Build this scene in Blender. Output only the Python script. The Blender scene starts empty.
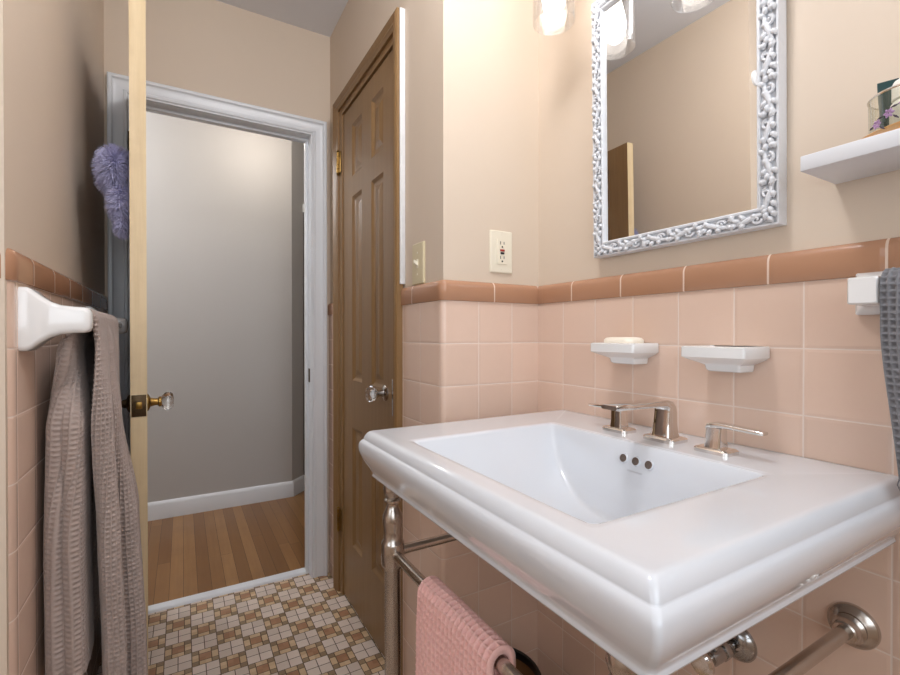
import bpy, bmesh, math, random
import numpy as np
from mathutils import Vector, Matrix

C = bpy.context.scene.collection
PI = math.pi
random.seed(7)

# ------------------------------------------------------------------ key planes
XS, YB, XB, XL, YL, YD = .8807, 1.0089, .5664, -.236, .968, 2.0429
T = .1095                # wall tile pitch
ZR = 1.1816              # underside of the cap tiles
ZCAP = 1.2345
ZC = 2.42
F0 = .03                 # finished floor level
TK = .008                # tile thickness in front of the plaster

# ------------------------------------------------------------------ materials
def S(r, g, b):
    f = lambda c: (c/255/12.92) if c/255 <= .04045 else ((c/255+.055)/1.055)**2.4
    return (f(r), f(g), f(b), 1)

class NT:
    def __init__(s, name):
        s.m = bpy.data.materials.new(name); s.m.use_nodes = True
        s.t = s.m.node_tree; s.t.nodes.clear()
        s.out = s.n('ShaderNodeOutputMaterial')
        s.b = s.n('ShaderNodeBsdfPrincipled')
        s.l(s.b.outputs[0], s.out.inputs[0])
    def n(s, t, **k):
        x = s.t.nodes.new(t)
        for a, v in k.items(): setattr(x, a, v)
        return x
    def l(s, a, b): s.t.links.new(a, b)
    def setin(s, sock, v):
        if isinstance(v, bpy.types.NodeSocket): s.l(v, sock)
        else: sock.default_value = v
    def math(s, op, a, b=None, c=None):
        x = s.n('ShaderNodeMath', operation=op)
        for i, v in enumerate((a, b, c)):
            if v is not None: s.setin(x.inputs[i], v)
        return x.outputs[0]
    def mix(s, f, a, b):
        x = s.n('ShaderNodeMix', data_type='RGBA')
        s.setin(x.inputs[0], f); s.setin(x.inputs[6], a); s.setin(x.inputs[7], b)
        return x.outputs[2]
    def noise(s, vec, scale, detail=3, rough=.5, out=0):
        x = s.n('ShaderNodeTexNoise'); s.l(vec, x.inputs['Vector'])
        x.inputs['Scale'].default_value = scale; x.inputs['Detail'].default_value = detail
        x.inputs['Roughness'].default_value = rough
        return x.outputs[out]
    def coord(s, kind='Object'): return s.n('ShaderNodeTexCoord').outputs[kind]
    def mapping(s, vec, sc=(1,1,1), loc=(0,0,0), rot=(0,0,0)):
        x = s.n('ShaderNodeMapping'); s.l(vec, x.inputs[0])
        x.inputs['Scale'].default_value = sc; x.inputs['Location'].default_value = loc; x.inputs['Rotation'].default_value = rot
        return x.outputs[0]
    def bump(s, h, strength=.3, dist=.002):
        x = s.n('ShaderNodeBump'); s.l(h, x.inputs['Height'])
        x.inputs['Strength'].default_value = strength; x.inputs['Distance'].default_value = dist
        s.l(x.outputs[0], s.b.inputs['Normal'])
    def sep(s, vec):
        x = s.n('ShaderNodeSeparateXYZ'); s.l(vec, x.inputs[0]); return x.outputs
    def comb(s, a, b, c=0.):
        x = s.n('ShaderNodeCombineXYZ')
        for i, v in enumerate((a, b, c)): s.setin(x.inputs[i], v)
        return x.outputs[0]
    def ramp(s, f, stops):
        x = s.n('ShaderNodeValToRGB'); s.l(f, x.inputs[0])
        e = x.color_ramp.elements
        while len(e) < len(stops): e.new(.5)
        for q, (p, c) in zip(e, stops): q.position = p; q.color = c
        return x.outputs[0]
    def p(s, **k):
        for a, v in k.items():
            s.setin(s.b.inputs[a.replace('_', ' ')], v)
        return s

def simple(name, col, rough=.5, metal=0, spec=.5, noise=0, nscale=20, bump=0, coat=0):
    t = NT(name); t.p(Roughness=rough, Metallic=metal)
    t.b.inputs['Specular IOR Level'].default_value = spec
    if coat: t.b.inputs['Coat Weight'].default_value = coat; t.b.inputs['Coat Roughness'].default_value = .05
    v = t.coord()
    if noise:
        n = t.noise(v, nscale)
        d = tuple(c*(1-noise) for c in col[:3]) + (1,); l_ = tuple(min(1, c*(1+noise)) for c in col[:3]) + (1,)
        t.p(Base_Color=t.mix(n, d, l_))
    else: t.p(Base_Color=col)
    if bump: t.bump(t.noise(v, nscale*3, 4), bump, .002)
    return t.m

M = {}
M['paint'] = simple('beige wall paint', S(217,200,181), .6, noise=.03, nscale=3, bump=.06)
M['ceil'] = simple('white ceiling paint', S(226,227,232), .8)
M['hall'] = simple('grey hall paint', S(188,185,182), .6, noise=.02, nscale=3, bump=.05)
M['white'] = simple('white gloss trim paint', S(226,229,233), .3, noise=.02, nscale=8)
M['cer'] = simple('white glazed ceramic', S(238,238,237), .12, coat=.5)
M['sink'] = simple('white vitreous china', S(222,226,232), .1, coat=.6)
M['chrome'] = simple('polished nickel', (.78,.74,.70,1), .06, 1)
M['nickel'] = simple('brushed nickel', (.56,.52,.48,1), .24, 1, noise=.08, nscale=60)
M['dull'] = simple('dulled chrome', (.46,.46,.46,1), .2, 1, noise=.2, nscale=40)
M['brass'] = simple('aged brass', S(150,118,62), .3, .9, noise=.3, nscale=90)
M['darkbrass'] = simple('dark tarnished brass', S(84,68,48), .4, .8, noise=.5, nscale=120)
M['ivory'] = simple('ivory switch plastic', S(214,200,164), .35)
M['almond'] = simple('almond outlet plastic', S(236,228,208), .35)
M['black'] = simple('black plastic', S(22,20,20), .45)
M['red'] = simple('red plastic button', S(168,48,34), .45)
M['soap'] = simple('cream soap', S(250,241,224), .5)
M['shelf'] = simple('white shelf laminate', S(228,230,234), .4)
M['bin'] = simple('brown bin wall', S(112,76,44), .5, noise=.15, nscale=30)
M['tube'] = simple('dark green tube plastic', S(34,66,66), .3, noise=.1, nscale=30)
M['wplastic'] = simple('white bottle plastic', S(240,238,232), .35)
M['tray'] = simple('light orange wood', S(214,162,104), .45, noise=.12, nscale=40)
M['lilac'] = simple('lilac painted flower', S(176,140,182), .5, noise=.25, nscale=150)
M['leaf'] = simple('dark painted leaf', S(70,62,74), .5)
M['purple'] = simple('purple plush fibre', S(182,180,212), .85, noise=.25, nscale=60)
M['paintwhite'] = simple('bare white paint edge', S(226,226,226), .5, noise=.08, nscale=60)
M['darkdoor'] = simple('dark hall door', S(52,40,34), .4)
M['grout'] = simple('dark hole', S(40,38,36), .6)
M['mark'] = simple('pale grey printed mark', S(190,190,194), .3)
M['carved'] = simple('antique white carved frame', S(222,224,228), .4, noise=.06, nscale=120, bump=.25)

def wood_door():
    t = NT('brown grained door paint'); v = t.coord()
    g = t.noise(t.mapping(v, (20, 20, 1.2)), 3, 6, .6)
    b = t.noise(v, 4, 2)
    c = t.ramp(g, [(.25, S(136,104,66)), (.55, S(146,114,75)), (.8, S(155,124,84))])
    t.p(Base_Color=t.mix(t.math('MULTIPLY', b, .35), c, S(126,92,58)), Roughness=.38)
    t.bump(g, .08, .001); return t.m
M['door'] = wood_door()

def raw_edge():
    t = NT('bare pine door edge'); v = t.coord()
    g = t.noise(t.mapping(v, (40, 40, 2)), 2, 5, .6); k = t.noise(v, 9, 4, .7)
    c = t.ramp(g, [(.3, S(214,190,148)), (.7, S(228,206,168))])
    t.p(Base_Color=t.mix(t.math('MULTIPLY', t.math('SUBTRACT', k, .45), 1.2), c, S(196,172,136)), Roughness=.5); return t.m
M['edge'] = raw_edge()

def tile(name, col, var=.05, gcol=S(236,216,198), gw=.016, sx=1., rough=.13, stagger=False):
    """UV in tile units"""
    t = NT(name); uv = t.coord('UV'); u, v, _ = t.sep(uv)
    fu = t.math('FRACT', u); fv = t.math('FRACT', v)
    du = t.math('MULTIPLY', t.math('MINIMUM', fu, t.math('SUBTRACT', 1., fu)), sx)
    dv = t.math('MINIMUM', fv, t.math('SUBTRACT', 1., fv))
    d = t.math('MINIMUM', du, dv)
    mask = t.math('LESS_THAN', d, gw)
    w = t.n('ShaderNodeTexWhiteNoise'); t.l(t.comb(t.math('FLOOR', u), t.math('FLOOR', v)), w.inputs[0])
    a = tuple(c*(1-var) for c in col[:3])+(1,); b = tuple(min(1, c*(1+var)) for c in col[:3])+(1,)
    cc = t.mix(w.outputs[0], a, b)
    n = t.noise(uv, 2.2, 3)
    cc = t.mix(t.math('MULTIPLY', n, .16), cc, tuple(c*.82 for c in col[:3])+(1,))
    t.p(Base_Color=t.mix(mask, cc, gcol))
    t.p(Roughness=t.math('ADD', t.math('MULTIPLY', mask, .5), rough))
    h = t.math('MINIMUM', t.math('DIVIDE', d, .05), 1.)
    h = t.math('ADD', h, t.math('MULTIPLY', t.noise(uv, 1.7, 2), .9))
    t.bump(h, .35, .0022); return t.m
M['tile'] = tile('pink glazed wall tile', S(228,199,180), gcol=S(232,214,202), gw=.011)
M['cap'] = tile('brown glazed cap tile', S(186,140,110), .05, gcol=S(228,204,186), gw=.011, sx=1., rough=.15)

def mosaic():
    t = NT('ceramic mosaic floor'); uv = t.coord('UV'); x, y, _ = t.sep(uv)
    i = t.math('FLOOR', x); j = t.math('FLOOR', y)
    par = t.math('FLOORED_MODULO', t.math('ADD', i, j), 2.)
    p = t.math('FRACT', x); q = t.math('FRACT', y)
    ad = lambda a, k: t.math('ABSOLUTE', t.math('SUBTRACT', a, k))
    mn = lambda a, b: t.math('MINIMUM', a, b)
    eb = mn(mn(p, t.math('SUBTRACT', 1., p)), mn(q, t.math('SUBTRACT', 1., q)))
    dw = mn(eb, mn(ad(p, .5), ad(q, .5)))
    cp, cq = ad(p, .5), ad(q, .5)
    K = .235
    db = mn(eb, mn(ad(cp, K), ad(cq, K)))
    d = t.n('ShaderNodeMix', data_type='FLOAT'); t.l(par, d.inputs[0]); t.l(dw, d.inputs[2]); t.l(db, d.inputs[3]); d = d.outputs[0]
    g = t.math('LESS_THAN', d, .016)
    inp = t.math('LESS_THAN', cp, K); inq = t.math('LESS_THAN', cq, K)
    cen = t.math('MULTIPLY', inp, inq); anyin = t.math('MAXIMUM', inp, inq)
    wn = t.n('ShaderNodeTexWhiteNoise'); t.l(t.comb(t.math('FLOOR', t.math('MULTIPLY', x, 2.)), t.math('FLOOR', t.math('MULTIPLY', y, 2.))), wn.inputs[0])
    wv = wn.outputs[0]
    white = t.mix(wv, S(206,190,178), S(224,208,196))
    brown = t.mix(wv, S(160,116,84), S(176,132,98))
    tan = t.mix(wv, S(196,166,128), S(214,186,150))
    dark = t.mix(wv, S(140,116,88), S(158,134,104))
    bc = t.mix(cen, t.mix(anyin, dark, tan), brown)
    c = t.mix(par, white, bc)
    t.p(Base_Color=t.mix(g, c, S(96,80,62)), Roughness=t.math('ADD', t.math('MULTIPLY', g, .4), .32))
    t.bump(t.math('MINIMUM', t.math('DIVIDE', d, .04), 1.), .5, .0012); return t.m
M['mosaic'] = mosaic()

def planks():
    t = NT('oak strip floor'); uv = t.coord('UV'); x, y, _ = t.sep(uv)
    u = t.math('DIVIDE', x, .052); i = t.math('FLOOR', u); f = t.math('FRACT', u)
    w = t.n('ShaderNodeTexWhiteNoise', noise_dimensions='1D'); t.l(i, w.inputs['W'])
    yy = t.math('ADD', t.math('DIVIDE', y, 1.7), t.math('MULTIPLY', w.outputs[0], 7.))
    w2 = t.n('ShaderNodeTexWhiteNoise'); t.l(t.comb(i, t.math('FLOOR', yy)), w2.inputs[0])
    fy = t.math('FRACT', yy)
    gr = t.noise(t.comb(t.math('MULTIPLY', x, 60.), t.math('MULTIPLY', y, 3.), w2.outputs[0]), 1.3, 6, .65)
    base = t.ramp(w2.outputs[0], [(0, S(130,92,54)), (.5, S(148,108,66)), (1, S(174,132,86))])
    c = t.mix(t.math('MULTIPLY', gr, .55), base, S(104,66,38))
    blot = t.noise(uv, 6, 4, .6)
    c = t.mix(t.math('MULTIPLY', t.math('SUBTRACT', blot, .42), .9), c, S(120,80,48))
    dx = t.math('MULTIPLY', t.math('MINIMUM', f, t.math('SUBTRACT', 1., f)), .052)
    dy = t.math('MULTIPLY', t.math('MINIMUM', fy, t.math('SUBTRACT', 1., fy)), 1.7)
    g = t.math('LESS_THAN', t.math('MINIMUM', dx, dy), .0007)
    t.p(Base_Color=t.mix(g, c, S(60,38,24)), Roughness=.33)
    return t.m
M['oak'] = planks()

def waffle(name, c1, c2, rough=.9):
    t = NT(name); v = t.coord('UV')
    n = t.noise(v, 400, 3); b = t.noise(v, 9, 2)
    t.p(Base_Color=t.mix(t.math('ADD', t.math('MULTIPLY', n, .5), t.math('MULTIPLY', b, .4)), c1, c2), Roughness=rough)
    t.b.inputs['Sheen Weight'].default_value = .25
    t.bump(n, .3, .001); return t.m
M['greytowel'] = waffle('grey brown waffle cotton', S(150,134,126), S(188,172,164))
M['bluetowel'] = waffle('grey waffle cotton', S(106,106,110), S(148,148,152))
M['pinktowel'] = waffle('pink waffle cotton', S(238,182,176), S(253,214,206))

def thinglass(name, tint=(1,1,1,1), gloss=.10, rough=.02):
    t = NT(name); t.t.nodes.remove(t.b)
    tr = t.n('ShaderNodeBsdfTransparent'); tr.inputs[0].default_value = tint
    gl = t.n('ShaderNodeBsdfGlossy'); gl.inputs['Roughness'].default_value = rough
    lw = t.n('ShaderNodeLayerWeight'); lw.inputs[0].default_value = .25
    f = t.math('ADD', t.math('MULTIPLY', lw.outputs['Facing'], .45), gloss)
    mx = t.n('ShaderNodeMixShader'); t.l(f, mx.inputs[0]); t.l(tr.outputs[0], mx.inputs[1]); t.l(gl.outputs[0], mx.inputs[2])
    t.l(mx.outputs[0], t.out.inputs[0]); return t.m
M['glass'] = thinglass('clear lamp glass', (.97,.97,.97,1), .06, .08)
M['jar'] = thinglass('clear jar glass', (.96,.97,.93,1), .05)
M['pane'] = thinglass('window glass', (1,1,1,1), .02)
t = NT('crystal knob'); t.p(Base_Color=(1,1,1,1), Roughness=.03); t.b.inputs['Transmission Weight'].default_value = 1.; t.b.inputs['IOR'].default_value = 1.5; M['crystal'] = t.m
t = NT('silvered mirror'); t.p(Base_Color=(.86,.85,.83,1), Roughness=.004, Metallic=1); M['mirror'] = t.m
t = NT('lit bulb'); t.p(Base_Color=(1,1,1,1)); t.b.inputs['Emission Color'].default_value = (1, .94, .88, 1); t.b.inputs['Emission Strength'].default_value = 5.2; M['bulb'] = t.m

# ------------------------------------------------------------------ object helpers
def tag(o, label=None, cat=None, group=None, kind=None):
    if label: o['label'] = label
    if cat: o['category'] = cat
    if group: o['group'] = group
    if kind: o['kind'] = kind
    return o

def world_loc(o):
    v = Vector((0, 0, 0))
    while o is not None: v += o.location; o = o.parent
    return v

def thing(name, label=None, cat=None, loc=(0,0,0), group=None, kind=None):
    o = bpy.data.objects.new(name, None); C.objects.link(o); o.location = loc; o.empty_display_size = .05
    return tag(o, label, cat, group, kind)

def finish(name, me, m, parent, smooth, angle=35):
    o = bpy.data.objects.new(name, me); C.objects.link(o)
    if m is not None:
        for x in (m if isinstance(m, (list, tuple)) else [m]): me.materials.append(x)
    if parent is not None:
        w = world_loc(parent); o.parent = parent
        me.transform(Matrix.Translation(-w))
    else:
        n = len(me.vertices); a = np.empty(n*3); me.vertices.foreach_get('co', a); a = a.reshape(-1, 3)
        c = (a.min(0)+a.max(0))/2; c[2] = a[:, 2].min(); c = Vector(c)
        me.transform(Matrix.Translation(-c)); o.location = c
    if smooth:
        me.polygons.foreach_set('use_smooth', [True]*len(me.polygons))
        if angle < 180: me.set_sharp_from_angle(angle=math.radians(angle))
    me.update(); return o

def obj(name, bm, m, parent=None, smooth=True, angle=35, recalc=True):
    if recalc: bmesh.ops.recalc_face_normals(bm, faces=bm.faces)
    me = bpy.data.meshes.new(name); bm.to_mesh(me); bm.free()
    return finish(name, me, m, parent, smooth, angle)

def rawobj(name, verts, faces, m, parent=None, uvs=None, smooth=True, angle=35):
    me = bpy.data.meshes.new(name); me.from_pydata([tuple(v) for v in verts], [], faces)
    if uvs is not None:
        l = me.uv_layers.new(name='UVMap'); k = 0
        for f in uvs:
            for q in f: l.data[k].uv = q; k += 1
    return finish(name, me, m, parent, smooth, angle)

def NB(): return bmesh.new()

def merge(bm, tmp, mat=None):
    if mat is not None: tmp.transform(mat)
    me = bpy.data.meshes.new('tmp'); tmp.to_mesh(me); tmp.free(); bm.from_mesh(me); bpy.data.meshes.remove(me)

def box(bm, x0, x1, y0, y1, z0, z1, bev=0, seg=2, mat=None):
    t = bmesh.new(); bmesh.ops.create_cube(t, size=1)
    t.transform(Matrix.Translation(((x0+x1)/2, (y0+y1)/2, (z0+z1)/2)) @ Matrix.Diagonal((abs(x1-x0), abs(y1-y0), abs(z1-z0), 1)))
    if bev: bmesh.ops.bevel(t, geom=t.edges[:], offset=bev, segments=seg, profile=.5, affect='EDGES')
    merge(bm, t, mat); return bm

def frame_to(o, z):
    z = Vector(z).normalized(); x = Vector((0, 0, 1)).cross(z)
    if x.length < 1e-4: x = Vector((1, 0, 0))
    x.normalize(); y = z.cross(x)
    return Matrix(((x.x, y.x, z.x, o[0]), (x.y, y.y, z.y, o[1]), (x.z, y.z, z.z, o[2]), (0, 0, 0, 1)))

def lathe(bm, prof, o=(0,0,0), axis=(0,0,1), seg=32, cap=True):
    mt = frame_to(o, axis); rings = []
    for r, h in prof:
        if r < 1e-6: rings.append([bm.verts.new(mt @ Vector((0, 0, h)))])
        else: rings.append([bm.verts.new(mt @ Vector((r*math.cos(2*PI*k/seg), r*math.sin(2*PI*k/seg), h))) for k in range(seg)])
    for a, b in zip(rings, rings[1:]):
        for k in range(seg):
            k2 = (k+1) % seg
            if len(a) == 1 and len(b) == 1: continue
            if len(a) == 1: bm.faces.new((a[0], b[k], b[k2]))
            elif len(b) == 1: bm.faces.new((a[k], b[0], a[k2]))
            else: bm.faces.new((a[k], b[k], b[k2], a[k2]))
    if cap:
        for r in (rings[0], rings[-1]):
            if len(r) > 1: bm.faces.new(r)
    return bm

def tube(bm, pts, rad, seg=10, cap=True):
    pts = [Vector(p) for p in pts]; n = len(pts)
    rad = [rad]*n if not isinstance(rad, (list, tuple)) else rad
    rings = []; up = None
    for i, p in enumerate(pts):
        d = (pts[min(i+1, n-1)]-pts[max(i-1, 0)]).normalized()
        if up is None: up = d.orthogonal().normalized()
        up = (up - d*up.dot(d)).normalized(); s = d.cross(up)
        rings.append([bm.verts.new(p+(up*math.cos(2*PI*k/seg)+s*math.sin(2*PI*k/seg))*rad[i]) for k in range(seg)])
    for a, b in zip(rings, rings[1:]):
        for k in range(seg): bm.faces.new((a[k], a[(k+1) % seg], b[(k+1) % seg], b[k]))
    if cap: bm.faces.new(rings[0]); bm.faces.new(rings[-1])
    return bm

def loft(bm, secs, n=5):
    """secs: (centre, xdir, ydir, hx, hy, r) rounded rectangles"""
    rings = []
    for c, xd, yd, hx, hy, r in secs:
        c, xd, yd = Vector(c), Vector(xd).normalized(), Vector(yd).normalized(); r = min(r, hx*.99, hy*.99); ring = []
        for q, (sx, sy) in enumerate(((1,1), (-1,1), (-1,-1), (1,-1))):
            for k in range(n):
                a = PI/2*(q + k/(n-1))
                ring.append(bm.verts.new(c + xd*(sx*(hx-r)+r*math.cos(a)) + yd*(sy*(hy-r)+r*math.sin(a))))
        rings.append(ring)
    m = len(rings[0])
    for a, b in zip(rings, rings[1:]):
        for k in range(m): bm.faces.new((a[k], a[(k+1) % m], b[(k+1) % m], b[k]))
    bm.faces.new(rings[0]); bm.faces.new(rings[-1]); return bm

def sweep(bm, path, prof, N, closed=False):
    """mitred sweep of closed profile [(a,b)] - a in-plane to the left of travel about N, b along N"""
    P = [Vector(p) for p in path]; N = Vector(N).normalized(); n = len(P); rings = []
    for i in range(n):
        d1 = (P[i]-P[i-1]).normalized() if (i > 0 or closed) else None
        d2 = (P[(i+1) % n]-P[i]).normalized() if (i < n-1 or closed) else None
        if d1 is None: d1 = d2
        if d2 is None: d2 = d1
        l1, l2 = N.cross(d1), N.cross(d2); m = (l1+l2).normalized(); m = m/max(.2, m.dot(l1))
        rings.append([bm.verts.new(P[i]+m*a+N*b) for a, b in prof])
    k = len(prof)
    for i in range(n if closed else n-1):
        A, B = rings[i], rings[(i+1) % n]
        for j in range(k): bm.faces.new((A[j], A[(j+1) % k], B[(j+1) % k], B[j]))
    if not closed: bm.faces.new(rings[0]); bm.faces.new(rings[-1])
    return bm

def prism(bm, poly, f0, f1):
    """poly of 2D points, f0/f1 map (a,b)->xyz on the two ends"""
    A = [bm.verts.new(f0(*p)) for p in poly]; B = [bm.verts.new(f1(*p)) for p in poly]; n = len(poly)
    bm.faces.new(A); bm.faces.new(B[::-1])
    for i in range(n): bm.faces.new((A[i], B[i], B[(i+1) % n], A[(i+1) % n]))
    return bm

def boxuv(o, sx=1, ox=0, oy=0):
    """UV of a floor from its world XY"""
    me = o.data; l = me.uv_layers.new(name='UVMap'); w = world_loc(o)
    for lp in me.loops:
        c = me.vertices[lp.vertex_index].co + w; l.data[lp.index].uv = ((c.x-ox)/sx, (c.y-oy)/sx)

# ------------------------------------------------------------------ room shell
def struct(o): o['kind'] = 'structure'; return o
WT = .12
bm = NB(); box(bm, -1.2, 1.1, -.9, 2.105, -.05, F0); fl = struct(obj('floor', bm, M['mosaic'])); boxuv(fl, .0783, -.0163-.03915, 1.870-.03915)
bm = NB(); box(bm, -1.3, 1.9, 2.105, 4.6, -.05, F0+.002); hf = struct(obj('floor_hall', bm, M['oak'])); boxuv(hf)
bm = NB(); box(bm, -1.3, 1.9, -.9, 4.6, ZC, ZC+.05); struct(obj('ceiling', bm, M['ceil']))

def wall(name, boxes, m=M['paint']):
    bm = NB()
    for b in boxes: box(bm, *b)
    return struct(obj(name, bm, m, smooth=False))
XP, YP, XBP, XLP, YLP = XS+TK, YB+TK, XB+TK, XL-.006, YL+.002     # plaster planes
w_right = wall('wall_right', [(XP, XP+WT, -.87, YP+WT, 0, ZC)])
w_corner = wall('wall_far_right', [(XBP, XP, YP, YP+.1, 0, ZC)])
DY0, DY1, DZ = 1.297, 1.838, 1.990            # closet door opening
w_closet = wall('wall_closet', [(XBP, XBP+WT, YP+.1, DY0, 0, ZC), (XBP, XBP+WT, DY1, YD, 0, ZC), (XBP, XBP+WT, DY0, DY1, DZ, ZC)])
OX0, OX1, OZ = -.165, .487, 1.964             # doorway opening
YD2 = 2.128
w_far = wall('wall_far', [(XLP-WT, OX0, YD, YD2-.003, 0, ZC), (OX1, XBP+WT, YD, YD2-.003, 0, ZC), (OX0, OX1, YD, YD2-.003, OZ, ZC)])
w_left = wall('wall_left', [(XLP-WT, XLP, YLP, YD, 0, ZC), (-1.2, XLP-WT, YLP, YLP+.1, 0, ZC)])
VY0, VY1, VZ0, VZ1 = -.45, .55, 1.05, 1.85
wall('wall_tub_side', [(-1.2, -1.08, -.87, VY0, 0, ZC), (-1.2, -1.08, VY1, YLP, 0, ZC), (-1.2, -1.08, VY0, VY1, 0, VZ0), (-1.2, -1.08, VY0, VY1, VZ1, ZC)])
fill_win = thing('fill_window', kind='structure', loc=(-1.14, (VY0+VY1)/2, VZ0))  # unseen window added over the tub to let in fill for the under-sink tiles
bm = NB(); sweep(bm, [(-1.16, VY0, VZ0), (-1.16, VY1, VZ0), (-1.16, VY1, VZ1), (-1.16, VY0, VZ1)], [(0,0), (.05,0), (.05,.04), (0,.04)], (1,0,0), True)
obj('window_frame', bm, M['white'], fill_win, False)
bm = NB(); box(bm, -1.146, -1.142, VY0+.01, VY1-.01, VZ0+.01, VZ1-.01); obj('window_pane', bm, M['pane'], fill_win, False)
WX0, WX1, WZ0, WZ1 = -.75, .65, .95, 2.15
wall('wall_back', [(-1.08, WX0, -.87, -.75, 0, ZC), (WX1, XP, -.87, -.75, 0, ZC), (WX0, WX1, -.87, -.75, 0, WZ0), (WX0, WX1, -.87, -.75, WZ1, ZC)])
win = thing('window_1', kind='structure', loc=((WX0+WX1)/2, -.81, WZ0))
bm = NB(); sweep(bm, [(WX0, -.79, WZ0), (WX1, -.79, WZ0), (WX1, -.79, WZ1), (WX0, -.79, WZ1)], [(0,0), (.05,0), (.05,.04), (0,.04)], (0,-1,0), True)
box(bm, WX0, WX1, -.83, -.79, 1.53, 1.57); obj('window_frame', bm, M['white'], win, False)
bm = NB(); box(bm, WX0+.01, WX1-.01, -.812, -.808, WZ0+.01, WZ1-.01); obj('window_pane', bm, M['pane'], win, False)
# hall beyond the doorway
YH = 3.122
HX = .622
wall('wall_hall', [(-1.3, HX, YH, YH+.12, 0, ZC)], M['hall'])
bm = NB(); L45 = 1.25; c45 = L45*.7071
prism(bm, [(HX, YH), (HX+c45, YH+c45), (HX+c45-.09, YH+c45+.09), (HX-.05, YH+.11)], lambda x, y: (x, y, 0), lambda x, y: (x, y, ZC)); struct(obj('wall_hall_angled', bm, M['hall'], smooth=False))
wall('wall_hall_left', [(-1.3, -1.2, YD2, YH, 0, ZC)], M['hall'])
wall('wall_hall_right', [(1.6, 1.72, YD2, 4.2, 0, ZC)], M['hall'])
wall('wall_hall_near', [(-1.2, XLP-WT, YLP+.1, YD2, 0, ZC), (XBP+WT, 1.6, YD-.02, YD2, 0, ZC)], M['hall'])
BP = [(0,0), (.014,0), (.014,.082), (.009,.096), (.004,.102), (0,.102)]
bm = NB(); sweep(bm, [(HX+.55, YH+.55, F0+.002), (HX, YH, F0+.002), (-1.19, YH, F0+.002)], BP, (0,0,1)); struct(obj('baseboard_hall', bm, M['white'], angle=30))
# dark door standing in the angled hall wall
def on45(s, d): return (HX + s*.7071 + d*.7071, YH + s*.7071 - d*.7071)
bm = NB(); a = on45(.135, 0); b = on45(.85, 0); c_ = on45(.85, .02); d_ = on45(.135, .02)
prism(bm, [a, b, c_, d_], lambda x, y: (x, y, .11), lambda x, y: (x, y, 1.93))
dd = thing('door_3', kind='structure', loc=(*on45(.135, 0), .11)); obj('door_slab', bm, M['darkdoor'], dd, False)
bm = NB(); a = on45(.128, 0); b = on45(.20, 0); c_ = on45(.20, .024); d_ = on45(.128, .024)
prism(bm, [a, b, c_, d_], lambda x, y: (x, y, 1.93), lambda x, y: (x, y, 1.985)); obj('closer_block', bm, M['white'], dd, False)

# ------------------------------------------------------------------ wall tiles
def ribbon(name, pts, z0, z1, m, parent, us, vs=None):
    """vertical tiled face along plan points; us: list of (u at start, u at end) per segment"""
    V, F, U = [], [], []
    for i, (p, q) in enumerate(zip(pts, pts[1:])):
        k = len(V); V += [(*p, z0), (*q, z0), (*q, z1), (*p, z1)]; F.append((k, k+1, k+2, k+3))
        a, b = us[i]; U.append([(a, (ZR-z0)/T), (b, (ZR-z0)/T), (b, (ZR-z1)/T), (a, (ZR-z1)/T)])
    o = rawobj(name, V, F, m, parent, U, smooth=True, angle=60)
    bm = bmesh.new(); bm.from_mesh(o.data); bmesh.ops.remove_doubles(bm, verts=bm.verts, dist=1e-6)
    for e in bm.edges: pass
    bm.to_mesh(o.data); bm.free(); return o

CAPP = []   # profile (out from tile plane, z)
for a_, z_ in [(-TK+.001, 0), (.003, .0), (.0045, .0015)]: CAPP.append((a_, ZR+z_))
for k in range(9):
    a = PI/2*k/8; CAPP.append((.0045-.0125+.0125*math.cos(a) , ZCAP-.016+.016*math.sin(a)))
def cap(name, pts, nrm, ulist, parent):
    """cap tiles along plan points with outward normals per point"""
    V, F, U = [], [], []; k = len(CAPP)
    ln = [0]
    for a, b in zip(CAPP, CAPP[1:]): ln.append(ln[-1]+math.hypot(b[0]-a[0], b[1]-a[1]))
    for p, n in zip(pts, nrm):
        for o_, z in CAPP: V.append((p[0]+n[0]*o_, p[1]+n[1]*o_, z))
    for i in range(len(pts)-1):
        for j in range(k-1):
            F.append((i*k+j, (i+1)*k+j, (i+1)*k+j+1, i*k+j+1))
            v0, v1 = .05+ln[j]/.154*.5+.06, .05+ln[j+1]/.154*.5+.06
            a, b = ulist[i]; U.append([(a, v0), (b, v0), (b, v1), (a, v1)])
    return rawobj(name, V, F, M['cap'], parent, U, angle=60)

def arc(cx, cy, r, a0, a1, n=7): return [(cx+r*math.cos(a0+(a1-a0)*k/n), cy+r*math.sin(a0+(a1-a0)*k/n)) for k in range(n+1)]
R = .014
# mirror wall
g0 = .909
ribbon('wall_tiles', [(XS, YB), (XS, -.75)], 0, ZR, M['tile'], w_right, [((g0-YB)/T, (g0+.75)/T)])
cap('cap_tiles', [(XS, YB), (XS, -.75)], [(-1,0)]*2, [((.8747-YB)/.154, (.8747+.75)/.154)], w_right)
# far right wall with its rounded outside corner
A = arc(XB+R, YB+R, R, PI, 1.5*PI)
pts = [(XB, 1.2495)] + A + [(XS, YB)]
us = [((1.037-1.243)/T, (1.037-A[0][1])/T)]
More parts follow.
